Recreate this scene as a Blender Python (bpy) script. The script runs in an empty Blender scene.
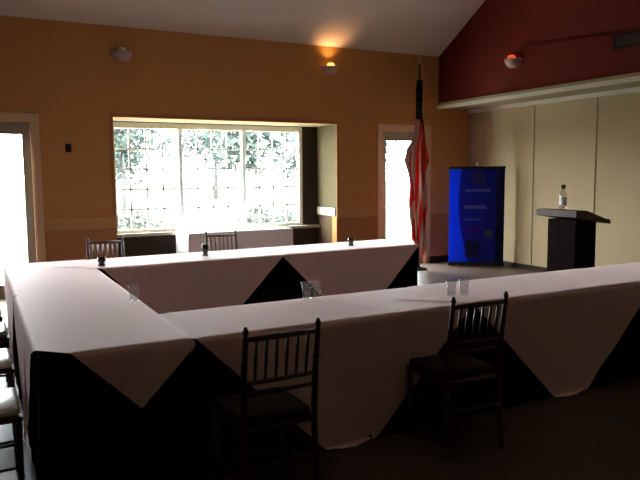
import bpy, bmesh, math, random
from mathutils import Vector, Matrix
C = bpy.context.scene.collection
PI = math.pi
random.seed(7)

# ------------------------------------------------------------------ materials
def mat(name, col, rough=0.6, metal=0.0, spec=0.5, noise=None, bump=None, emit=None, subsurf=None, sheen=0.0):
    m = bpy.data.materials.new(name); m.use_nodes = True
    nt = m.node_tree; b = nt.nodes['Principled BSDF']
    b.inputs['Base Color'].default_value = (*col, 1)
    b.inputs['Roughness'].default_value = rough
    b.inputs['Metallic'].default_value = metal
    b.inputs['Specular IOR Level'].default_value = spec
    if sheen: b.inputs['Sheen Weight'].default_value = sheen; b.inputs['Sheen Tint'].default_value = (1.0, 0.80, 0.78, 1)
    tc = nt.nodes.new('ShaderNodeTexCoord')
    if noise:
        sc, amt = noise
        n = nt.nodes.new('ShaderNodeTexNoise'); n.inputs['Scale'].default_value = sc; n.inputs['Detail'].default_value = 4
        nt.links.new(tc.outputs['Object'], n.inputs['Vector'])
        mx = nt.nodes.new('ShaderNodeMix'); mx.data_type = 'RGBA'
        mx.inputs[6].default_value = (*[c * (1 - amt) for c in col], 1)
        mx.inputs[7].default_value = (*[min(1, c * (1 + amt)) for c in col], 1)
        nt.links.new(n.outputs['Fac'], mx.inputs[0]); nt.links.new(mx.outputs[2], b.inputs['Base Color'])
    if bump:
        sc, st = bump
        n2 = nt.nodes.new('ShaderNodeTexNoise'); n2.inputs['Scale'].default_value = sc
        nt.links.new(tc.outputs['Object'], n2.inputs['Vector'])
        bp = nt.nodes.new('ShaderNodeBump'); bp.inputs['Strength'].default_value = st; bp.inputs['Distance'].default_value = 0.01
        nt.links.new(n2.outputs['Fac'], bp.inputs['Height']); nt.links.new(bp.outputs['Normal'], b.inputs['Normal'])
    if emit:
        b.inputs['Emission Color'].default_value = (*emit[0], 1); b.inputs['Emission Strength'].default_value = emit[1]
    return m

def clear(name, tint=(1, 1, 1), gloss=0.06):
    m = bpy.data.materials.new(name); m.use_nodes = True
    nt = m.node_tree; nt.nodes.clear()
    o = nt.nodes.new('ShaderNodeOutputMaterial'); mx = nt.nodes.new('ShaderNodeMixShader')
    t = nt.nodes.new('ShaderNodeBsdfTransparent'); g = nt.nodes.new('ShaderNodeBsdfGlossy')
    t.inputs['Color'].default_value = (*tint, 1); g.inputs['Roughness'].default_value = 0.03
    mx.inputs[0].default_value = gloss
    nt.links.new(t.outputs[0], mx.inputs[1]); nt.links.new(g.outputs[0], mx.inputs[2]); nt.links.new(mx.outputs[0], o.inputs['Surface'])
    return m

def translucent(name, col, fac=0.5):
    m = bpy.data.materials.new(name); m.use_nodes = True
    nt = m.node_tree; b = nt.nodes['Principled BSDF']; o = nt.nodes['Material Output']
    b.inputs['Base Color'].default_value = (*col, 1); b.inputs['Roughness'].default_value = 0.5
    t = nt.nodes.new('ShaderNodeBsdfTranslucent'); t.inputs['Color'].default_value = (*col, 1)
    mx = nt.nodes.new('ShaderNodeMixShader'); mx.inputs[0].default_value = fac
    nt.links.new(b.outputs[0], mx.inputs[1]); nt.links.new(t.outputs[0], mx.inputs[2]); nt.links.new(mx.outputs[0], o.inputs['Surface'])
    return m

WALL = (0.53, 0.265, 0.085)
M = dict(
    wall=mat('tan_paint', WALL, 0.75, spec=0.2, noise=(1.3, 0.05), bump=(60, 0.05)),
    lowwall=mat('lower_wall_paint', (0.42, 0.19, 0.08), 0.75, spec=0.2, noise=(1.3, 0.05)),
    gable=mat('oxblood_paint', (0.110, 0.0105, 0.006), 0.8, spec=0.15, noise=(1.1, 0.08)),
    ceil=mat('ceiling_paint', (0.62, 0.55, 0.48), 0.9, spec=0.1, noise=(2.0, 0.03), bump=(90, 0.08)),
    cream=mat('cream_paint', (0.30, 0.26, 0.15), 0.8, spec=0.2, noise=(1.5, 0.03)),
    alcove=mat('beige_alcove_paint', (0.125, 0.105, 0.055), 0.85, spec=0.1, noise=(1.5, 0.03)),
    part=mat('cream_partition_fabric', (0.41, 0.32, 0.185), 0.85, spec=0.15, noise=(3.0, 0.05), bump=(120, 0.15)),
    trim=mat('light_wood_rail', (0.52, 0.29, 0.12), 0.6, spec=0.2, noise=(5, 0.1)),
    doortrim=mat('light_wood_casing', (0.64, 0.42, 0.27), 0.5, noise=(5, 0.08)),
    whitetrim=mat('white_trim', (0.62, 0.57, 0.48), 0.45),
    dark=mat('dark_trim_and_wall_shade', (0.030, 0.017, 0.010), 0.7, spec=0.15, noise=(6, 0.2)),
    vinyl=translucent('white_vinyl', (0.78, 0.85, 0.84), 0.045),
    vinylframe=translucent('cream_vinyl_frame', (0.80, 0.76, 0.62), 0.06),
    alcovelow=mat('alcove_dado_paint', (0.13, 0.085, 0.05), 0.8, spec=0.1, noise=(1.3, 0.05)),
    doorframe=mat('bronze_door_frame', (0.34, 0.31, 0.24), 0.5),
    glass=clear('window_glass'),
    tumbler=clear('drinking_glass', (0.95, 0.95, 0.95), 0.12),
    bottleclear=clear('clear_plastic', (0.86, 0.84, 0.84), 0.14),
    dglass=mat('dark_glass', (0.02, 0.016, 0.02), 0.08, spec=0.7),
    wax=mat('wax', (0.75, 0.68, 0.55), 0.5),
    black=mat('black_linen', (0.0055, 0.005, 0.0055), 0.95, spec=0.05, noise=(40, 0.2)),
    tan=mat('mauve_tan_linen', (0.88, 0.61, 0.57), 0.58, spec=0.65, noise=(30, 0.04), sheen=1.0),
    white=mat('white_linen', (0.82, 0.78, 0.80), 0.5, spec=0.5, noise=(30, 0.03)),
    laminate=mat('table_laminate', (0.45, 0.40, 0.33), 0.5),
    steel=mat('grey_steel', (0.35, 0.35, 0.35), 0.35, metal=0.9),
    mahog=mat('mahogany_wood', (0.045, 0.016, 0.009), 0.35, noise=(14, 0.25)),
    ivory=mat('ivory_vinyl', (0.90, 0.89, 0.87), 0.24, spec=1.0),
    farwall=mat('brown_panelling', (0.16, 0.09, 0.045), 0.7, spec=0.2, noise=(1.3, 0.1)),
    blackcush=mat('black_cushion', (0.012, 0.011, 0.012), 0.7, spec=0.3),
    blue=translucent('blue_print', (0.010, 0.028, 0.46), 0.5),
    brightblue=translucent('bright_blue_print', (0.003, 0.14, 0.95), 0.5),
    navy=mat('navy_print', (0.010, 0.012, 0.10), 0.6, spec=0.2),
    paleblue=mat('pale_blue_print', (0.16, 0.20, 0.62), 0.6, spec=0.2),
    purple=mat('violet_print', (0.06, 0.012, 0.42), 0.6, spec=0.2),
    goldprint=mat('faded_gold_print', (0.10, 0.065, 0.07), 0.6, spec=0.2),
    greenprint=mat('green_print', (0.06, 0.14, 0.12), 0.6, spec=0.2),
    blackmetal=mat('black_metal', (0.02, 0.02, 0.022), 0.4, metal=0.5),
    alu=mat('silver_aluminium', (0.55, 0.54, 0.52), 0.35, metal=0.8),
    brass=mat('brass', (0.55, 0.36, 0.12), 0.3, metal=0.9),
    fred=translucent('flag_red', (0.66, 0.035, 0.016), 0.45),
    fwhite=translucent('flag_white', (0.58, 0.42, 0.36), 0.40),
    fblue=mat('flag_blue', (0.006, 0.007, 0.02), 0.75, spec=0.15),
    walnut=mat('dark_walnut', (0.008, 0.004, 0.003), 0.8, spec=0.04, noise=(9, 0.3)),
    walnuttop=mat('walnut_top', (0.05, 0.022, 0.012), 0.6, noise=(9, 0.3)),
    blackcap=mat('black_cap', (0.01, 0.01, 0.01), 0.4),
    shade=translucent('frosted_sconce_glass', (0.50, 0.38, 0.36), 0.3),
    bulb=mat('lit_bulb', (1, 0.8, 0.5), 0.4, emit=((1.0, 0.47, 0.12), 2.4)),
    redbulb=mat('dim_red_bulb', (1, 0.3, 0.2), 0.4, emit=((1.0, 0.12, 0.03), 0.9)),
    whitebulb=mat('unlit_bulb', (0.8, 0.8, 0.78), 0.3),
    trunk=mat('bark', (0.09, 0.09, 0.085), 0.9, noise=(6, 0.3)),
    leaf=translucent('green_leaf', (0.033, 0.053, 0.040), 0.45),
    leaf2=translucent('blue_green_leaf', (0.040, 0.057, 0.052), 0.45),
    leaf3=translucent('olive_leaf', (0.024, 0.034, 0.020), 0.4),
    patio=mat('pale_concrete', (0.62, 0.60, 0.55), 0.85, noise=(2, 0.06)),
    lawn=mat('lawn_grass', (0.055, 0.062, 0.038), 0.95, noise=(1.2, 0.25)),
    stone=mat('pale_stucco', (0.55, 0.54, 0.50), 0.85, noise=(2, 0.05)),
)

def floor_material():
    m = mat('dark_floorboards', (0.092, 0.062, 0.044), 0.42, spec=0.4, noise=(7, 0.25))
    nt = m.node_tree; b = nt.nodes['Principled BSDF']
    tc = [n for n in nt.nodes if n.type == 'TEX_COORD'][0]
    br = nt.nodes.new('ShaderNodeTexBrick'); br.inputs['Scale'].default_value = 1.0
    br.inputs['Brick Width'].default_value = 1.4; br.inputs['Row Height'].default_value = 0.11; br.inputs['Mortar Size'].default_value = 0.003
    nt.links.new(tc.outputs['Object'], br.inputs['Vector'])
    bp = nt.nodes.new('ShaderNodeBump'); bp.inputs['Strength'].default_value = 0.25; bp.inputs['Distance'].default_value = 0.002; bp.invert = True
    nt.links.new(br.outputs['Fac'], bp.inputs['Height']); nt.links.new(bp.outputs['Normal'], b.inputs['Normal'])
    return m
M['floor'] = floor_material()

# ------------------------------------------------------------------ helpers
def box(bm, lo, hi, bevel=0.0):
    r = bmesh.ops.create_cube(bm, size=1.0)
    vs = r['verts']
    for v in vs:
        v.co = Vector([lo[i] + (v.co[i] + 0.5) * (hi[i] - lo[i]) for i in range(3)])
    if bevel:
        es = list({e for v in vs for e in v.link_edges})
        bmesh.ops.bevel(bm, geom=es, offset=bevel, segments=2, affect='EDGES', profile=0.6)
    return bm

def tube(bm, pts, rads, n=10, cap=True):
    """a round bar along pts with a radius per point"""
    pts = [Vector(p) for p in pts]
    if isinstance(rads, (int, float)): rads = [rads] * len(pts)
    rings = []
    for i, p in enumerate(pts):
        t = (pts[min(i + 1, len(pts) - 1)] - pts[max(i - 1, 0)]).normalized()
        a = Vector((0, 0, 1)) if abs(t.z) < 0.9 else Vector((1, 0, 0))
        u = t.cross(a).normalized(); w = t.cross(u)
        rings.append([bm.verts.new(p + rads[i] * (math.cos(2 * PI * k / n) * u + math.sin(2 * PI * k / n) * w)) for k in range(n)])
    for a, b in zip(rings, rings[1:]):
        for k in range(n):
            bm.faces.new((a[k], a[(k + 1) % n], b[(k + 1) % n], b[k]))
    if cap:
        bm.faces.new(rings[0][::-1]); bm.faces.new(rings[-1])
    return bm

def lathe(bm, prof, n=24, c=(0, 0, 0), arc=2 * PI, start=0.0):
    full = arc > 6.28
    k = n if full else n + 1
    rings = []
    for r, z in prof:
        rings.append([bm.verts.new((c[0] + r * math.cos(start + arc * i / n), c[1] + r * math.sin(start + arc * i / n), c[2] + z)) for i in range(k)])
    for a, b in zip(rings, rings[1:]):
        for i in range(k if full else k - 1):
            j = (i + 1) % k
            bm.faces.new((a[i], a[j], b[j], b[i]))
    return bm

def prism(bm, poly, axis, lo, hi):
    """extrude a polygon (list of 2-tuples in the other two axes) along axis"""
    def P(q, t):
        l = list(q); l.insert(axis, t); return l
    a = [bm.verts.new(P(q, lo)) for q in poly]; b = [bm.verts.new(P(q, hi)) for q in poly]
    n = len(poly)
    bm.faces.new(a[::-1]); bm.faces.new(b)
    for i in range(n):
        bm.faces.new((a[i], a[(i + 1) % n], b[(i + 1) % n], b[i]))
    return bm

def obj(name, bm, material, parent=None, smooth=False):
    bmesh.ops.recalc_face_normals(bm, faces=bm.faces)
    me = bpy.data.meshes.new(name); bm.to_mesh(me); bm.free()
    for mt in (material if isinstance(material, (list, tuple)) else [material]): me.materials.append(mt)
    if smooth:
        for p in me.polygons: p.use_smooth = True
    o = bpy.data.objects.new(name, me); C.objects.link(o)
    if parent: o.parent = parent
    return o

def tag(o, label, cat, group=None, kind=None):
    o['label'] = label; o['category'] = cat
    if group: o['group'] = group
    if kind: o['kind'] = kind
    return o

def thing(name, label, cat, loc=(0, 0, 0), rotz=0.0, group=None):
    o = bpy.data.objects.new(name, None); C.objects.link(o)
    o.empty_display_size = 0.1
    o.location = loc; o.rotation_euler = (0, 0, rotz)
    return tag(o, label, cat, group)

def dup(root, loc, rotz, label, group=None):
    r = root.copy(); C.objects.link(r); r.location = loc; r.rotation_euler = (0, 0, rotz)
    r['label'] = label
    if group: r['group'] = group
    for ch in list(root.children):
        c = ch.copy(); C.objects.link(c); c.parent = r
        for g in list(ch.children):
            d = g.copy(); C.objects.link(d); d.parent = c
    return r

def struct(name, bm, material, parent=None, smooth=False):
    o = obj(name, bm, material, parent, smooth)
    if not parent: o['kind'] = 'structure'
    return o

def B(*boxes):
    bm = bmesh.new()
    for b in boxes: box(bm, *b)
    return bm

# ------------------------------------------------------------------ the room
YW, YB, XP, XG, XL, YF = 9.3, 9.95, 8.0, 7.25, -3.2, -2.2
RIDGE_Y, EAVE, SL = 4.2, 3.60, 0.60
RZ = EAVE + SL * (YW - RIDGE_Y)
T = 0.15
AX0, AX1, AZ1 = 1.72, 5.22, 2.385          # alcove opening
WX0, WX1, WZ0, WZ1 = 1.80, 4.93, 0.725, 2.375  # glazed window
D1 = (-0.48, 0.70, 2.32)                   # left door opening
D2 = (6.10, 7.02, 2.33)                    # right door opening

struct('floor', B(((XL - T, YF - T, -0.12), (XP + T, YB + T, 0.0))), M['floor'])
Z9 = EAVE
struct('wall_back', B(((XL - T, YW, 0), (D1[0], YW + T, Z9)), ((D1[0], YW, D1[2]), (D1[1], YW + T, Z9)), ((D1[1], YW, 0), (AX0, YW + T, Z9)),
    ((AX0, YW, AZ1), (AX1, YW + T, Z9)), ((AX1, YW, 0), (D2[0], YW + T, Z9)), ((D2[0], YW, D2[2]), (D2[1], YW + T, Z9)), ((D2[1], YW, 0), (XP + T, YW + T, Z9))), M['wall'])
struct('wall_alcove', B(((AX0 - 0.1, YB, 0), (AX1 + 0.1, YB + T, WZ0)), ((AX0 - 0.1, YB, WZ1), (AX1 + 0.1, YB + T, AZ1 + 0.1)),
    ((AX0 - 0.1, YB, WZ0), (WX0, YB + T, WZ1)), ((WX1, YB, WZ0), (AX1 + 0.1, YB + T, WZ1))), M['dark'])  # backlit shade of the alcove back wall is put into its dark colour
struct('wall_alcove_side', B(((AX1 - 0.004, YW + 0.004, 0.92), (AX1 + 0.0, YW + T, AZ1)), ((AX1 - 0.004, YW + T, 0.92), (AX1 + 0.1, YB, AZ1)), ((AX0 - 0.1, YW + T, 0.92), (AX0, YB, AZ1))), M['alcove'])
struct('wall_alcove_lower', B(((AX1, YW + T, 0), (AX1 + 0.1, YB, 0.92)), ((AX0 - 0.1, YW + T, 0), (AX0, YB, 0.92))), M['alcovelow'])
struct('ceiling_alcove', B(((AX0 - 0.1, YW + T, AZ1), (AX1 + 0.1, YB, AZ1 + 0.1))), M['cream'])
# right side: cream folding partition below, red gable above it, soffit between
bm = B(((XP, YF - T, 0), (XP + T, YW, 2.72)))
struct('wall_right', bm, M['part'])
bm = bmesh.new(); y = YW - 0.35
seams = []
while y > 0.5:
    box(bm, (XP - 0.012, y - 0.012, 0.05), (XP, y + 0.012, 2.66)); y -= 1.19
struct('trim_1', bm, M['part'])
struct('ceiling_soffit', B(((XG, YF - T, 2.72), (XP + T, YW, 2.80))), M['cream'])
bm = bmesh.new()
prism(bm, [(YW, 2.80), (YW, EAVE), (RIDGE_Y, RZ), (YF - T, RZ - SL * (RIDGE_Y - YF + T)), (YF - T, 2.80)], 0, XG + 0.03, XG + 0.18)
struct('wall_right_gable', bm, M['gable'])
struct('trim_2', B(((XG - 0.01, YF, 2.70), (XG + 0.05, YW, 2.755))), M['whitetrim'])
struct('trim_3', B(((XP - 0.06, YF, 2.655), (XP, YW, 2.72))), M['whitetrim'])
# left and rear closure
bm = bmesh.new()
zf = RZ - SL * (RIDGE_Y - YF)
prism(bm, [(YW, 0), (YW, EAVE), (RIDGE_Y, RZ), (YF, zf), (YF, 0)], 0, XL - T, XL)
struct('wall_left', bm, M['farwall'])
struct('wall_front', B(((XL - T, YF - T, 0), (XP + T, YF, zf))), M['farwall'])
bm = bmesh.new()
prism(bm, [(YW + T, EAVE - SL * T), (RIDGE_Y, RZ), (YF - T, zf - SL * T), (YF - T, zf - SL * T + 0.12), (RIDGE_Y, RZ + 0.12), (YW + T, EAVE - SL * T + 0.12)], 0, XL - T, XP + T)
struct('ceiling', bm, M['ceil'])
# chair rail and baseboards
R0, R1 = 0.87, 1.03
struct('trim_4', B(((XL, YW - 0.02, R0), (D1[0] - 0.1, YW, R1)), ((D1[1] + 0.1, YW - 0.02, R0), (AX0, YW, R1)), ((AX1, YW - 0.02, R0), (D2[0] - 0.06, YW, R1)), ((D2[1] + 0.06, YW - 0.02, R0), (XP - 0.02, YW, R1))), M['trim'])
struct('trim_5', B(((AX1 - 0.025, YW + 0.02, 0.90), (AX1, YB, 1.03)), ((AX0, YW + 0.02, 0.90), (AX0 + 0.025, YB, 1.03))), M['whitetrim'])
struct('trim_6', B(((AX1, YW - 0.004, 0), (D2[0] - 0.06, YW, R0)), ((D2[1] + 0.06, YW - 0.004, 0), (XP, YW, R0)), ((D1[1] + 0.1, YW - 0.004, 0), (AX0, YW, R0))), M['lowwall'])
struct('trim_7', B(((AX0 - 0.02, YW - 0.025, AZ1), (AX1 + 0.0, YW, AZ1 + 0.05)), ((AX0 - 0.04, YW - 0.02, R1), (AX0, YW, AZ1 + 0.05)), ((AX1, YW - 0.02, R1), (AX1 + 0.04, YW, AZ1 + 0.0))), M['lowwall'])
struct('baseboard_back', B(((AX1, YW - 0.025, 0), (D2[0] - 0.06, YW - 0.004, 0.11)), ((D2[1] + 0.06, YW - 0.025, 0), (XP - 0.02, YW - 0.004, 0.11)), ((D1[1] + 0.1, YW - 0.025, 0), (AX0, YW - 0.004, 0.11))), M['dark'])
struct('baseboard_right', B(((XP - 0.02, YF, 0), (XP, YW, 0.075))), M['dark'])

# window: frame, sill, two mullions, three muntin grids, three panes
win = struct('window_1', B(((WX0, YB + 0.01, WZ0), (WX0 + 0.06, YB + 0.11, WZ1)), ((WX1 - 0.06, YB + 0.01, WZ0), (WX1, YB + 0.11, WZ1)),
    ((WX0 + 0.06, YB + 0.01, WZ0), (WX1 - 0.06, YB + 0.11, WZ0 + 0.05)), ((WX0 + 0.06, YB + 0.01, WZ1 - 0.085), (WX1 - 0.06, YB + 0.11, WZ1))), M['vinylframe'])
u = (WX1 - WX0) / 3
for k in (1, 2):
    struct('mullion', B(((WX0 + k * u - 0.03, YB + 0.02, WZ0 + 0.05), (WX0 + k * u + 0.03, YB + 0.10, WZ1 - 0.085))), M['vinyl'], win)
for k in range(3):
    bm = bmesh.new()
    xa, xb = WX0 + k * u + 0.03, WX0 + (k + 1) * u - 0.03
    for i in range(1, 4):
        xx = xa + (xb - xa) * i / 4; box(bm, (xx - 0.013, YB + 0.05, WZ0 + 0.05), (xx + 0.013, YB + 0.066, WZ1 - 0.085))
    for i in range(1, 5):
        zz = WZ0 + 0.05 + (WZ1 - WZ0 - 0.135) * i / 5; box(bm, (xa, YB + 0.05, zz - 0.013), (xb, YB + 0.066, zz + 0.013))
    struct('muntin_grid', bm, M['vinyl'], win)
    struct('pane', B(((xa, YB + 0.07, WZ0 + 0.05), (xb, YB + 0.076, WZ1 - 0.085))), M['glass'], win)
struct('window_sill', B(((AX0 + 0.01, YB - 0.10, WZ0 - 0.045), (AX1 - 0.01, YB + 0.01, WZ0))), M['doorframe'], win)

def door(n, x0, x1, zt, side):
    d = struct('door_%d' % n, B(((x0 + 0.02, YW + 0.05, 0.0), (x0 + 0.12, YW + 0.10, zt - 0.03)), ((x1 - 0.12, YW + 0.05, 0.0), (x1 - 0.02, YW + 0.10, zt - 0.03)),
        ((x0 + 0.12, YW + 0.05, zt - 0.19), (x1 - 0.12, YW + 0.10, zt - 0.03)), ((x0 + 0.12, YW + 0.05, 0.0), (x1 - 0.12, YW + 0.10, 0.18))), M['doorframe'])
    struct('door_frame', B(((x0, YW - 0.01, 0), (x0 + 0.02, YW + T, zt)), ((x1 - 0.02, YW - 0.01, 0), (x1, YW + T, zt)), ((x0 + 0.02, YW - 0.01, zt - 0.03), (x1 - 0.02, YW + T, zt)),
        ((x0 - 0.09, YW - 0.025, 0), (x0, YW, zt + 0.0)), ((x1, YW - 0.025, 0), (x1 + 0.09, YW, zt + 0.0)), ((x0 - 0.09, YW - 0.025, zt), (x1 + 0.09, YW, zt + 0.08))), M['doortrim'], d)
    struct('pane', B(((x0 + 0.12, YW + 0.072, 0.18), (x1 - 0.12, YW + 0.078, zt - 0.19))), M['glass'], d)
    hx = x1 - 0.07 if side > 0 else x0 + 0.07
    bm = bmesh.new(); tube(bm, [(hx, YW + 0.05, 1.0), (hx, YW + 0.0, 1.0), (hx - side * 0.11, YW - 0.005, 1.0)], 0.010, 8)
    box(bm, (hx - 0.025, YW + 0.035, 0.9), (hx + 0.025, YW + 0.05, 1.1))
    struct('door_handle', bm, M['steel'], d)
door(1, *D1, 1)
door(2, *D2, -1)

# ------------------------------------------------------------------ tables and cloths
TH = 0.75
def table(label, loc, rotz, L, W, group):
    t = thing('banquet_table', label, 'table', loc, rotz, group)
    bm = bmesh.new(); box(bm, (-L / 2, -W / 2, TH - 0.03), (L / 2, W / 2, TH), 0.005); obj('tabletop', bm, M['laminate'], t)
    for sx in (-1, 1):
        for sy in (-1, 1):
            x, y = sx * (L / 2 - 0.16), sy * (W / 2 - 0.07)
            bm = bmesh.new(); tube(bm, [(x, y, TH - 0.03), (x, y, 0)], 0.014, 8); obj('leg', bm, M['steel'], t, True)
    return t

def skirt_bm(L, W, zt=TH + 0.0035, drop=None, seed=0, hem=0.004, flare=0.010, rip=0.005):
    """floor-length cloth: flat top, gently rippled sides"""
    rnd = random.Random(seed)
    hx, hy = L / 2 + 0.004, W / 2 + 0.004
    per = []
    n1, n2 = int(2 * hx / 0.03), int(2 * hy / 0.03)
    for i in range(n1): per.append((-hx + 2 * hx * i / n1, -hy, 0, -1))
    for i in range(n2): per.append((hx, -hy + 2 * hy * i / n2, 1, 0))
    for i in range(n1): per.append((hx - 2 * hx * i / n1, hy, 0, 1))
    for i in range(n2): per.append((-hx, hy - 2 * hy * i / n2, -1, 0))
    bm = bmesh.new(); rows = []
    zs = [zt, zt - 0.01] + [zt - 0.01 - (zt - 0.01 - hem) * k / 8 for k in range(1, 9)]
    ph = [rnd.uniform(0, 6.28) for _ in range(3)]
    for z in zs:
        s = (zt - z) / zt; row = []
        for i, (x, y, nx, ny) in enumerate(per):
            d = i * 0.03
            o = s * flare + s * rip * (math.sin(d * 21 + ph[0]) + 0.6 * math.sin(d * 33 + ph[1]))
            if z == zt: o = -0.004
            row.append(bm.verts.new((x + nx * o, y + ny * o, z)))
        rows.append(row)
    n = len(per)
    for a, b in zip(rows, rows[1:]):
        for i in range(n): bm.faces.new((a[i], a[(i + 1) % n], b[(i + 1) % n], b[i]))
    bm.faces.new(rows[0])
    return bm

def topper_bm(L, W, zt, ends=(False, False), off=0.0, seed=0, N=88, dx=0.0, dy=0.0):
    """a square cloth laid cornerwise: two corners hang down the long sides to the carpet, two lie along the table"""
    rnd = random.Random(seed); p1, p2 = rnd.uniform(0, 6), rnd.uniform(0, 6)
    hd = L / 2 + W / 2 + 0.03
    hx, hy = L / 2 + 0.008, W / 2 + 0.008
    bm = bmesh.new(); g = []
    H = zt - 0.010
    for i in range(N + 1):
        row = []
        for j in range(N + 1):
            a, b = -1 + 2 * i / N, -1 + 2 * j / N
            x, y = (a + b) / 2 * hd + dx, (a - b) / 2 * hd + dy
            px, py, pz = x, y, zt
            if abs(y) > hy:
                s = abs(y) - hy; sg = math.copysign(1, y)
                if s < H:
                    r = math.sin(min(1, s / 0.02) * PI / 2)
                    py = sg * (hy + 0.004 * r + off * r + 0.008 * s + 0.008 * s * math.sin(px * 9 + p1) + 0.006 * s * math.sin(px * 23 + p2)); pz = zt - s
                else:
                    py = sg * (hy + off + 0.004 + 0.008 * H + 0.008 * H * math.sin(px * 9 + p1) + 0.006 * H * math.sin(px * 23 + p2) + (s - H) * 0.3)
                    pz = 0.010 + 0.006 * abs(math.sin(px * 14 + s * 20))
            for e, sg in ((0, -1), (1, 1)):
                if ends[e] and x * sg > hx:
                    s = x * sg - hx
                    px = sg * (hx + (0.006 + off) * min(1, s / 0.02) + 0.02 * s); pz = zt - s
            if abs(y) <= hy and abs(abs(x) - L / 2 - 0.012) < 0.02 and not (ends[0] and x < 0) and not (ends[1] and x > 0):
                pz -= 0.002
            row.append(bm.verts.new((px, py, pz)))
        g.append(row)
    for i in range(N):
        for j in range(N):
            bm.faces.new((g[i][j], g[i + 1][j], g[i + 1][j + 1], g[i][j + 1]))
    return bm

L6 = 1.79
# name, centre x, y, rotation, width, topper level, open ends, what it is beside
NEARY, FARY = 3.565, 6.50
run = [
    ('near table, first from the corner', 1.885, NEARY, 0.0, 0.69, 0.757, (0, 0), 'first table of the front row, right of the corner, one dark chair behind it'),
    ('near', 3.715, NEARY, 0.0, 0.69, 0.7602, (0, 0), 'middle'),
    ('near', 5.545, NEARY, 0.0, 0.69, 0.757, (0, 1), 'last'),
    ('left', 0.580, 4.125, PI / 2, 0.71, 0.7602, (1, 0), 'front'),
    ('left', 0.580, 5.955, PI / 2, 0.71, 0.757, (0, 1), 'rear'),
    ('far', 1.885, 6.475, math.radians(1.8), 0.70, 0.7602, (0, 0), 'far'),
    ('far', 3.69, 6.56, math.radians(2.6), 0.70, 0.757, (0, 1), 'far end'),
]
spots = ['front row, left section by the corner', 'front row, middle section', 'front row, section cut by the right edge',
         'left side, section at the near corner', 'left side, section nearer the glass door', 'far row, left section', 'far row, section ending near the flag']
for i, (_, x, y, rz, W, zt, ends, _) in enumerate(run):
    table('folding table under cloths, ' + spots[i], (x, y, 0), rz, L6 - (0.03 if i == 5 else 0), W - 0.01, 'banquet tables set in a U')
    s = obj('tablecloth', skirt_bm(L6 - (0.02 if i == 5 else 0), W, seed=i), M['black'], None, True); s.location = (x, y, 0); s.rotation_euler = (0, 0, rz)
    tag(s, 'black floor-length cloth, ' + spots[i], 'tablecloth', 'black floor-length tablecloths')
    o = obj('table_overlay', topper_bm(L6, W, zt, ends, 0.010 + (0.004 if zt > 0.76 else 0), seed=i + 10, dx=0.06 if i == 3 else 0.0, dy=-0.10 if i == 3 else 0.0), M['tan'], None, True); o.location = (x, y, 0); o.rotation_euler = (0, 0, rz)
    tag(o, 'tan square cloth laid cornerwise, ' + spots[i], 'tablecloth', 'tan overlays laid cornerwise')

# the white-clothed table in the window alcove
table('table under a plain white cloth in the window alcove', (3.50, 9.42, 0), 0, 1.63, 0.66, None)
s = obj('tablecloth', skirt_bm(1.64, 0.67, seed=50, rip=0.010, flare=0.02), M['white'], None, True); s.location = (3.50, 9.42, 0)
tag(s, 'plain white floor-length cloth on the table under the window', 'tablecloth')

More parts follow.
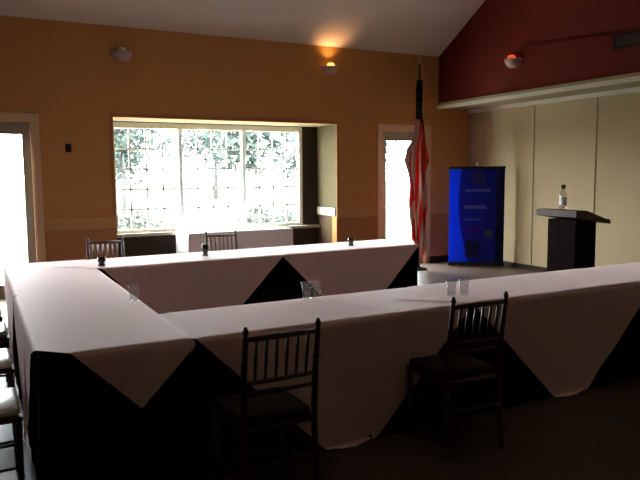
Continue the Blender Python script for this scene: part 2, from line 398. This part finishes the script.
# ------------------------------------------------------------------ chairs (ballroom chairs with spindle backs)
def make_chair(label, cushion, loc, rz, group):
    t = thing('ballroom_chair', label, 'chair', loc, rz, group)
    # local: sitter faces +y, back at y = -0.2
    bm = bmesh.new()
    box(bm, (-0.20, -0.18, 0.405), (0.20, 0.205, 0.43), 0.008); obj('seat', bm, M['mahog'], t)
    bm = bmesh.new(); box(bm, (-0.185, -0.16, 0.43), (0.185, 0.195, 0.475), 0.018); obj('cushion', bm, cushion, t, True)
    for sx in (-1, 1):
        bm = bmesh.new()   # rear leg runs up into the back post
        tube(bm, [(sx * 0.185, -0.23, 0), (sx * 0.185, -0.20, 0.25), (sx * 0.185, -0.19, 0.43), (sx * 0.184, -0.205, 0.66), (sx * 0.183, -0.235, 0.87), (sx * 0.183, -0.237, 0.885), (sx * 0.183, -0.239, 0.90), (sx * 0.183, -0.240, 0.925)],
             [0.013, 0.015, 0.016, 0.015, 0.014, 0.010, 0.016, 0.007], 10)
        for zz, yy in ((0.52, -0.196), (0.60, -0.20), (0.74, -0.216)):
            lathe(bm, [(0.012, -0.012), (0.019, 0), (0.012, 0.012)], 10, (sx * 0.184, yy, zz))
        obj('leg', bm, M['mahog'], t, True)
        bm = bmesh.new(); tube(bm, [(sx * 0.18, 0.185, 0), (sx * 0.18, 0.185, 0.2), (sx * 0.18, 0.185, 0.405)], [0.012, 0.015, 0.016], 10)
        for zz in (0.12, 0.30): lathe(bm, [(0.012, -0.012), (0.019, 0), (0.012, 0.012)], 10, (sx * 0.18, 0.185, zz))
        obj('leg', bm, M['mahog'], t, True)
    def rail(z, y, r): 
        b_ = bmesh.new(); tube(b_, [(-0.183, y, z), (0, y - 0.006, z), (0.183, y, z)], [r, r * 1.15, r], 8); return b_
    obj('top_rail', rail(0.865, -0.234, 0.012), M['mahog'], t, True)
    obj('back_rail', rail(0.655, -0.205, 0.010), M['mahog'], t, True)
    obj('back_rail', rail(0.600, -0.201, 0.010), M['mahog'], t, True)
    for k in range(6):
        x = -0.183 + 0.366 * (k + 1) / 7
        bm = bmesh.new(); tube(bm, [(x, -0.209, 0.655), (x, -0.222, 0.76), (x, -0.238, 0.865)], [0.0065, 0.009, 0.0065], 8); obj('spindle', bm, M['mahog'], t, True)
    for z in (0.17, 0.29):
        bm = bmesh.new()
        for sx in (-1, 1): tube(bm, [(sx * 0.183, -0.205, z), (sx * 0.18, 0.185, z)], 0.008, 8)
        tube(bm, [(-0.18, 0.185, z - 0.03), (0.18, 0.185, z - 0.03)], 0.008, 8)
        tube(bm, [(-0.185, -0.207, z - 0.03), (0.185, -0.207, z - 0.03)], 0.008, 8)
        obj('stretcher', bm, M['mahog'], t, True)
    return t
gA = 'dark spindle-back chairs along the front row'
c1 = make_chair('dark wooden spindle-back chair at the front row, nearest the table corner', M['blackcush'], (1.205, 2.90, 0), 0.02, gA)
dup(c1, (2.465, 2.985, 0), -0.04, 'dark wooden spindle-back chair with two clear tumblers just beyond it', gA)
gB = 'dark spindle-back chairs behind the far row'
dup(c1, (1.235, 7.14, 0), PI, 'dark chair behind the far row, near the left end of the window', gB)
dup(c1, (2.59, 7.22, 0), PI, 'dark chair behind the far row, before the white-clothed window table', gB)
gC = 'chairs with ivory cushions along the left side'
lab = ['ivory-cushioned chair on the left side, closest to the camera', 'ivory-cushioned chair on the left side, second from the camera', 'ivory-cushioned chair on the left side, third from the camera', 'ivory-cushioned chair on the left side, last before the glass door']
yl = [3.60, 4.50, 5.36, 6.16]
c2 = make_chair(lab[0], M['ivory'], (-0.055, yl[0], 0), -PI / 2, gC)
for k in range(1, 4): dup(c2, ((-0.055, -0.045, -0.035, -0.05)[k], yl[k], 0), -PI / 2, lab[k], gC)

# ------------------------------------------------------------------ small things on the tables
def tumbler(label, loc, group=None):
    bm = bmesh.new()
    lathe(bm, [(0.0005, 0.0), (0.027, 0.0), (0.036, 0.115), (0.0335, 0.115), (0.025, 0.010), (0.0005, 0.010)], 24)
    o = obj('tumbler', bm, M['tumbler'], None, True); o.location = loc
    return tag(o, label, 'glass', group)
def votive(label, loc, h=0.10):
    t = thing('candle_holder', label, 'candle holder', loc, 0, 'dark candle holders on the far row')
    bm = bmesh.new(); lathe(bm, [(0.0005, 0), (0.030, 0), (0.034, 0.008), (0.024, 0.03), (0.038, h * 0.6), (0.035, h), (0.031, h), (0.034, h * 0.6), (0.02, 0.035), (0.0005, 0.035)], 20); obj('cup', bm, M['dglass'], t, True)
    bm = bmesh.new(); lathe(bm, [(0.0005, 0.036), (0.018, 0.036), (0.020, h * 0.75), (0.0005, h * 0.75)], 14); obj('candle', bm, M['wax'], t, True)
    return t
ZT = 0.766
votive('small dark candle holder on the inner corner of the left and far rows', (1.00, 6.20, ZT), 0.08)
votive('small dark candle holder on the far row before a chair', (2.06, 6.42, ZT), 0.12)
votive('small dark candle holder on the far row toward the flag end', (3.84, 6.50, ZT - 0.005), 0.09)
gT = 'clear tumblers on the front row'
tumbler('clear tumbler on the inner edge of the left table, by itself', (0.895, 4.34, ZT))
tumbler('clear tumbler at the back edge of the front row, left of its pair', (1.925, 3.84, ZT), gT)
tumbler('clear tumbler at the back edge of the front row, right of its pair', (2.00, 3.85, ZT), gT)
tumbler('clear tumbler before the right spindle-back chair, left of its pair', (2.82, 3.44, ZT), gT)
tumbler('clear tumbler before the right spindle-back chair, right of its pair', (2.93, 3.44, ZT), gT)

# ------------------------------------------------------------------ flag on its pole
fx, fy = 6.44, 8.72
t = thing('flag_stand', 'tall brass flag pole on a round base beside the right glass door', 'flag pole', (fx, fy, 0))
bm = bmesh.new(); lathe(bm, [(0.0005, 0), (0.15, 0), (0.15, 0.015), (0.11, 0.03), (0.035, 0.05), (0.025, 0.10), (0.0005, 0.10)], 28); obj('base', bm, M['walnut'], t, True)
bm = bmesh.new(); tube(bm, [(0, 0, 0.05), (0, 0, 3.34)], 0.014, 12); obj('pole', bm, M['walnut'], t, True)
bm = bmesh.new(); lathe(bm, [(0.014, 3.33), (0.032, 3.35), (0.014, 3.37), (0.026, 3.40), (0.030, 3.42), (0.016, 3.46), (0.0005, 3.50)], 16); obj('finial', bm, M['brass'], t, True)
# hanging flag: pleats wrapped around the pole, blue canton on top, stripes below
bm = bmesh.new()
NR, NC = 90, 78
ztop, zbot = 3.08, 0.27
# half width and depth of the bunched cloth by height
prof = [(3.20, .035, .0), (3.0, .052, .0), (2.6, .055, .0), (2.33, .085, .0), (2.1, .12, -.02), (1.98, .17, -.05), (1.80, .205, -.04), (1.65, .17, -.03), (1.3, .155, -.01), (0.9, .15, 0.0), (0.5, .14, .01), (0.35, .09, .03), (0.27, .04, .05)]
def at_z(z):
    for (a, w1, c1_), (b, w2, c2_) in zip(prof, prof[1:]):
        if a >= z >= b:
            k = (a - z) / (a - b); return w1 + (w2 - w1) * k, c1_ + (c2_ - c1_) * k
    return prof[-1][1:]
rows = []
for i in range(NR + 1):
    z = ztop + (zbot - ztop) * i / NR
    w, cx = at_z(z); row = []
    for j in range(NC + 1):
        s = j / NC
        ang = -2.75 + 5.5 * s                         # wraps most of the way round the pole
        pl = 0.72 + 0.28 * math.sin(s * 44 + 1.6 * math.sin(z * 2.1)) + 0.12 * math.sin(z * 7 + s * 9)
        hem = 0.10 * math.sin(s * 9 + 0.5) * max(0, (0.9 - z) / 0.6)
        lx = cx + w * pl * math.sin(ang + 0.25 * math.sin(z * 2.5))
        ly = -w * 0.75 * pl * math.cos(ang + 0.25 * math.sin(z * 2.5))
        row.append(bm.verts.new((lx * 0.95 - ly * 0.25, ly, z + hem)))
    rows.append(row)
for i in range(NR):
    z = ztop + (zbot - ztop) * (i + .5) / NR
    for j in range(NC):
        f = bm.faces.new((rows[i][j], rows[i + 1][j], rows[i + 1][j + 1], rows[i][j + 1]))
        s = (j + .5) / NC
        st = int(2 * ((s + 0.16 * (2.4 - z)) * 13 + 26 + 0.5 * math.sin(z * 3))) % 4 // 2 + (0 if math.sin(s * 40) < 0.72 else 0)
        lim = 2.28 + 0.18 * math.sin(s * 5.0)
        if z > lim: f.material_index = 2 if z < 3.0 else 2
        else: f.material_index = st % 2
fl = obj('flag', bm, [M['fred'], M['fwhite'], M['fblue']], None, True); fl.location = (fx, fy, 0)
so = fl.modifiers.new('thick', 'SOLIDIFY'); so.thickness = 0.003
tag(fl, 'red and white striped flag with dark blue canton hanging furled on its pole', 'flag')
# stars of the canton
bm = bmesh.new()
for i in range(14, 27, 4):
    for j in range(6, NC - 6, 9):
        v = rows_co = None
stars = bmesh.new()
me = fl.data
for i in range(8, 27, 4):
    for j in range(5 + (i % 8), NC - 4, 8):
        c = me.vertices[i * (NC + 1) + j].co.copy()
        nrm = me.vertices[i * (NC + 1) + j].normal.copy()
        if nrm.dot(Vector((c.x, c.y, 0))) < 0: nrm.negate()
        a = nrm.cross(Vector((0, 0, 1))).normalized(); b2 = Vector((0, 0, 1))
        c = c + nrm * 0.004
        vs = [stars.verts.new(c + (0.008 if k % 2 == 0 else 0.0035) * (math.sin(k * PI / 5) * a + math.cos(k * PI / 5) * b2)) for k in range(10)]
        stars.faces.new(vs)
bm.free()
obj('star_print', stars, M['fwhite'], fl)

# ------------------------------------------------------------------ roll-up banner
bx = thing('banner_stand', 'blue roll-up banner with pale lettering standing before the cream partition', 'banner', (7.50, 8.52, 0), -0.62)
BW, BT, BB = 0.455, 1.665, 0.075
bm = bmesh.new(); box(bm, (-BW - 0.01, -0.05, 0.015), (BW + 0.01, 0.05, 0.075), 0.012); obj('cassette', bm, M['blackmetal'], bx)
for sx in (-1, 1):
    bm = bmesh.new(); box(bm, (sx * 0.3 - 0.02, -0.16, 0), (sx * 0.3 + 0.02, 0.16, 0.016), 0.004); obj('foot', bm, M['brass'], bx)
bm = bmesh.new(); tube(bm, [(0, 0.03, 0.08), (0, 0.03, BT + 0.06)], 0.011, 10); lathe(bm, [(0.011, 0), (0.022, 0.012), (0.022, 0.03), (0.0005, 0.05)], 12, (0, 0.03, BT + 0.05)); obj('support_pole', bm, M['alu'], bx, True)
bm = bmesh.new(); box(bm, (-BW - 0.01, -0.018, BT - 0.015), (BW + 0.01, 0.018, BT + 0.03), 0.006); obj('top_rail', bm, M['blackmetal'], bx)
# printed sheet: bright blue swoosh at the left, deep blue field, navy right margin
bm = bmesh.new(); n = 40; rows = []
def curve(z):
    k = (z - BB) / (BT - BB)
    return -BW + 0.20 + 0.13 * (1 - k) - 0.10 * math.sin(k * PI)
for i in range(n + 1):
    z = BB + (BT - BB) * i / n
    xs = [-BW, curve(z), BW - 0.14, BW]
    rows.append([bm.verts.new((x, -0.006 - 0.004 * math.sin(PI * i / n), z)) for x in xs])
for i in range(n):
    for j in range(3):
        f = bm.faces.new((rows[i][j], rows[i + 1][j], rows[i + 1][j + 1], rows[i][j + 1])); f.material_index = j
sh = obj('printed_sheet', bm, [M['brightblue'], M['blue'], M['navy']], bx)
so = sh.modifiers.new('thick', 'SOLIDIFY'); so.thickness = 0.002
def patch(name, x0, x1, z0, z1, m):
    bm = bmesh.new(); box(bm, (x0, -0.0145, z0), (x1, -0.0115, z1)); return obj(name, bm, m, sh)
for k, (x0, x1, zc, hh) in enumerate([(-0.19, 0.22, 1.29, 0.05), (-0.20, 0.16, 1.01, 0.06), (-0.20, 0.05, 0.80, 0.03)]):
    bm = bmesh.new(); x = x0; rr = random.Random(k)
    while x < x1:                                       # worn word-like blocks, unreadable in the photo
        w = rr.uniform(0.02, 0.035); box(bm, (x, -0.0145, zc - hh / 2), (x + w, -0.0115, zc + hh / 2)); x += w + 0.010
    obj('lettering', bm, M['paleblue'], sh)
patch('printed_block', -0.18, 0.08, 0.55, 0.68, M['purple'])
patch('printed_block', 0.14, 0.26, 0.50, 0.62, M['greenprint'])
patch('printed_block', -0.18, 0.06, 0.16, 0.44, M['navy'])
bm = bmesh.new(); nn = 24
for r0, r1 in ((0.085, 0.105), (0.02, 0.035)):
    ra = []
    for i in range(nn):
        a = 2 * PI * i / nn; rr = r1 * (1.12 if (i % 4 < 2 and r1 > 0.05) else 1)
        ra.append((bm.verts.new((0.02 + r0 * math.cos(a), -0.0125, 1.49 + r0 * math.sin(a))), bm.verts.new((0.02 + rr * math.cos(a), -0.0125, 1.49 + rr * math.sin(a)))))
    for i in range(nn):
        j = (i + 1) % nn; bm.faces.new((ra[i][0], ra[j][0], ra[j][1], ra[i][1]))
for k in range(6):
    a = k * PI / 3; d = Vector((math.cos(a), 0, math.sin(a))); q = Vector((-math.sin(a), 0, math.cos(a))) * 0.008; c = Vector((0.02, -0.0125, 1.49))
    bm.faces.new([bm.verts.new(c + d * 0.03 + q), bm.verts.new(c + d * 0.088 + q), bm.verts.new(c + d * 0.088 - q), bm.verts.new(c + d * 0.03 - q)])
obj('emblem', bm, M['goldprint'], sh)

# ------------------------------------------------------------------ lectern with a bottle
lx, ly = 6.66, 5.80
t = thing('lectern', 'dark wooden lectern with a slanted top before the cream partition', 'lectern', (lx, ly, 0))
bm = bmesh.new(); box(bm, (-0.17, -0.22, 0.06), (0.20, 0.22, 1.00), 0.008); obj('body', bm, M['walnut'], t)
bm = bmesh.new(); box(bm, (-0.20, -0.26, 0.0), (0.24, 0.26, 0.06), 0.01); obj('plinth', bm, M['walnut'], t)
bm = bmesh.new(); prism(bm, [(-0.28, 1.045), (-0.28, 1.125), (-0.10, 1.125), (0.34, 0.985), (0.34, 0.945), (0.18, 0.975)], 1, -0.32, 0.32)
bmesh.ops.bevel(bm, geom=list(bm.edges), offset=0.006, segments=2, affect='EDGES'); obj('reading_top', bm, M['walnuttop'], t)
bm = bmesh.new(); box(bm, (0.325, -0.30, 0.985), (0.345, 0.30, 1.005), 0.004); obj('book_stop', bm, M['walnuttop'], t)
t = thing('water_bottle', 'clear water bottle with a dark cap standing on the lectern', 'bottle', (lx - 0.19, ly - 0.03, 1.1255))
bm = bmesh.new(); lathe(bm, [(0.0005, 0.0), (0.04, 0.0), (0.044, 0.01), (0.044, 0.17), (0.036, 0.205), (0.020, 0.24), (0.016, 0.262), (0.0005, 0.262)], 24); obj('body', bm, M['bottleclear'], t, True)
bm = bmesh.new(); lathe(bm, [(0.0005, 0.262), (0.026, 0.262), (0.027, 0.30), (0.024, 0.31), (0.0005, 0.31)], 20); obj('cap', bm, M['blackcap'], t, True)
bm = bmesh.new(); lathe(bm, [(0.0448, 0.06), (0.0448, 0.15)], 24); obj('paper_band', bm, M['white'], t, True)

# ------------------------------------------------------------------ wall lamps and fittings
def sconce(label, loc, rz, bulb, group='bowl sconces high on the walls'):
    """half bowl against a wall; local wall plane is y = 0, bowl bulges to -y"""
    t = thing('wall_sconce', label, 'wall lamp', loc, rz, group)
    bm = bmesh.new(); box(bm, (-0.07, -0.02, -0.06), (0.07, 0.0, 0.06), 0.005); obj('back_plate', bm, M['brass'], t)
    bm = bmesh.new()
    pr = [(0.004, -0.085), (0.07, -0.078), (0.115, -0.05), (0.14, -0.01), (0.152, 0.04), (0.146, 0.04), (0.134, -0.008), (0.11, -0.044), (0.068, -0.070), (0.004, -0.077)]
    lathe(bm, pr, 20, (0, -0.021, 0), PI, PI); obj('shade', bm, M['shade'], t, True)
    bm = bmesh.new(); lathe(bm, [(0.0005, -0.05), (0.030, -0.05), (0.055, -0.02), (0.060, 0.01), (0.040, 0.035), (0.0005, 0.042)], 18, (0, -0.088, 0.058)); obj('bulb', bm, bulb, t, True)
    return t
sconce('lit bowl sconce glowing amber between window and right door', (5.08, YW, 3.235), 0, M['bulb'])
sconce('unlit pale bowl sconce above the left end of the window', (1.86, YW, 3.215), 0, M['whitebulb'])
sconce('pale bowl sconce with reddish glow on the dark red gable', (XG + 0.03, 7.46, 3.235), -PI / 2, M['redbulb'])

t = thing('air_vent', 'long dark slatted vent on the red gable wall', 'vent', (XG + 0.03, 5.15, 3.22))
bm = B(((-0.03, -0.60, -0.085), (-0.0005, 0.60, -0.065)), ((-0.03, -0.60, 0.065), (-0.0005, 0.60, 0.085)), ((-0.03, -0.60, -0.065), (-0.0005, -0.58, 0.065)), ((-0.03, 0.58, -0.065), (-0.0005, 0.60, 0.065)))
obj('frame', bm, M['dark'], t)
bm = bmesh.new()
for k in range(5): prism(bm, [(-0.026, -0.062 + 0.026 * k), (-0.004, -0.046 + 0.026 * k), (-0.003, -0.05 + 0.026 * k), (-0.025, -0.066 + 0.026 * k)], 1, -0.58, 0.58)
obj('slats', bm, M['blackmetal'], t)
t = thing('thermostat', 'small dark control box on the wall between left door and window', 'thermostat', (1.135, YW + 0.001, 1.96))
bm = bmesh.new(); box(bm, (-0.035, -0.03, -0.055), (0.035, 0.0, 0.055), 0.006); obj('case', bm, M['dark'], t)
bm = bmesh.new(); box(bm, (-0.018, -0.033, 0.01), (0.018, -0.029, 0.035)); obj('display', bm, M['blackmetal'], t)

# ------------------------------------------------------------------ outside
struct('ground', B(((-60, YB + T + 3.2, -0.25), (90, 120, -0.15))), M['lawn'])
struct('patio', B(((-30, YW + T + 0.0, -0.22), (60, YB + T + 3.2, -0.13))), M['patio'])
def tree(label, x, y, h, r, leafm, seed, n=900, low=0.25, group='trees outside the window'):
    rnd = random.Random(seed)
    t = thing('garden_tree', label, 'tree', (x, y, -0.15), 0, group)
    bm = bmesh.new(); tube(bm, [(0, 0, -0.02), (0.05, 0, h * 0.3), (-0.03, 0.04, h * 0.75)], [h * 0.018, h * 0.014, h * 0.006], 10)
    for k in range(6):
        a = k * 1.05; z0 = h * (0.28 + 0.07 * k)
        tube(bm, [(0.03, 0, z0), (math.cos(a) * r * 0.35, math.sin(a) * r * 0.35, z0 + h * 0.10), (math.cos(a) * r * 0.7, math.sin(a) * r * 0.7, z0 + h * 0.14)], [h * 0.01, h * 0.007, h * 0.003], 6)
    obj('trunk', bm, M['trunk'], t, True)
    bm = bmesh.new()
    cl = [(rnd.gauss(0, 0.42) * r, rnd.gauss(0, 0.42) * r, h * rnd.uniform(low, 0.95)) for _ in range(40)]
    for k in range(n):
        c = Vector(rnd.choice(cl)); d = Vector((rnd.gauss(0, 1), rnd.gauss(0, 1), rnd.gauss(0, 1))).normalized()
        p = c + d * rnd.uniform(0.5, 1) * r * 0.34
        a = Vector((rnd.gauss(0, 1), rnd.gauss(0, 1), rnd.gauss(0, 1))).normalized(); b = a.orthogonal().normalized(); s = rnd.uniform(0.5, 1.0) * 0.24 * (r / 2) ** 0.5
        bm.faces.new([bm.verts.new(p + a * s), bm.verts.new(p + b * s * 0.5), bm.verts.new(p - a * s), bm.verts.new(p - b * s * 0.5)])
    obj('crown', bm, leafm, t)
tree('green tree seen through the left third of the window', 5.7, 29, 5.6, 2.4, M['leaf'], 1, 1700, 0.40)
tree('bushy green tree seen through the middle of the window', 9.0, 22, 6.0, 2.0, M['leaf'], 2, 1900, 0.36)
tree('blue-green tree filling the right third of the window', 13.6, 26, 6.2, 2.2, M['leaf2'], 3, 1900, 0.34)
tree('far blue-grey tree behind the left panes', 7.6, 42, 8.0, 3.4, M['leaf2'], 4, 1900, 0.25)
tree('far blue-grey tree behind the middle panes', 15.0, 44, 8.5, 3.4, M['leaf2'], 6, 1900, 0.25)
tree('far olive tree behind the right panes', 20.5, 36, 7.5, 3.2, M['leaf3'], 5, 1900, 0.25)
def shrub(label, x, y, h, r, seed):
    rnd = random.Random(seed); bm = bmesh.new()
    for k in range(700):
        d = Vector((rnd.gauss(0, 1), rnd.gauss(0, 1), abs(rnd.gauss(0, 0.9)))).normalized()
        p = Vector((d.x * r, d.y * r * 0.7, d.z * h)) * rnd.uniform(0.6, 1)
        a = Vector((rnd.gauss(0, 1), rnd.gauss(0, 1), rnd.gauss(0, 1))).normalized(); b = a.orthogonal().normalized(); s = rnd.uniform(0.06, 0.12)
        bm.faces.new([bm.verts.new(p + a * s), bm.verts.new(p + b * s * 0.6), bm.verts.new(p - a * s), bm.verts.new(p - b * s * 0.6)])
    o = obj('garden_shrub', bm, M['leaf3']); o.location = (x, y, -0.15)
    tag(o, label, 'shrub', 'low shrubs outside the window')
shrub('low shrub outside the left panes of the window', 3.6, 17.5, 0.8, 1.0, 11)
shrub('low shrub outside the right panes of the window', 7.4, 17.2, 0.9, 1.3, 12)

# ------------------------------------------------------------------ light
w = bpy.data.worlds.new('overcast_sky'); bpy.context.scene.world = w; w.use_nodes = True
bg = w.node_tree.nodes['Background']
bg.inputs['Color'].default_value = (0.90, 0.97, 1.0, 1); bg.inputs['Strength'].default_value = 40.0
def portal(x0, x1, z0, z1, y):
    l = bpy.data.lights.new('daylight_portal', 'AREA'); l.shape = 'RECTANGLE'; l.size = x1 - x0; l.size_y = z1 - z0; l.cycles.is_portal = True
    o = bpy.data.objects.new('daylight_portal', l); C.objects.link(o); o.location = ((x0 + x1) / 2, y, (z0 + z1) / 2); o.rotation_euler = (-PI / 2, 0, 0)
portal(WX0, WX1, WZ0, WZ1, YB + 0.16)
portal(D1[0], D1[1], 0.0, D1[2], YW + T + 0.01)
portal(D2[0], D2[1], 0.0, D2[2], YW + T + 0.01)
def lamp(loc, e, col, ang):
    l = bpy.data.lights.new('sconce_light', 'SPOT'); l.energy = e; l.color = col; l.shadow_soft_size = 0.03
    l.spot_size = math.radians(ang); l.spot_blend = 0.9
    o = bpy.data.objects.new('sconce_light', l); C.objects.link(o); o.location = loc; o.rotation_euler = (PI, 0, 0)
lamp((5.08, YW - 0.11, 3.345), 11.0, (1.0, 0.50, 0.20), 120)
lamp((XG - 0.08, 7.46, 3.345), 1.2, (1.0, 0.25, 0.10), 110)

# ------------------------------------------------------------------ camera
yaw, pit, roll, f = math.radians(27.83155), math.radians(5.83949), math.radians(-0.44603), 652.17
fw = Vector((math.sin(yaw) * math.cos(pit), math.cos(yaw) * math.cos(pit), -math.sin(pit)))
r = Vector((math.cos(yaw), -math.sin(yaw), 0)); up = r.cross(fw)
rr, uu = math.cos(roll) * r + math.sin(roll) * up, -math.sin(roll) * r + math.cos(roll) * up
cd = bpy.data.cameras.new('camera'); co = bpy.data.objects.new('camera', cd); C.objects.link(co)
cd.sensor_width = 36; cd.lens = f / 640 * 36; cd.clip_start = 0.05; cd.clip_end = 500
mx = Matrix((rr, uu, -fw)).transposed().to_4x4(); mx.translation = (0, 0, 1.6); co.matrix_world = mx
sc = bpy.context.scene; sc.camera = co
sc.view_settings.view_transform = 'Standard'; sc.view_settings.look = 'None'
sc.view_settings.gamma = 1.0; sc.view_settings.exposure = 0.0; sc.view_settings.use_curve_mapping = False
sc.cycles.max_bounces = 14; sc.cycles.diffuse_bounces = 8; sc.cycles.transparent_max_bounces = 16
sc.cycles.use_denoising = True
sc.cycles.caustics_reflective = False; sc.cycles.caustics_refractive = False
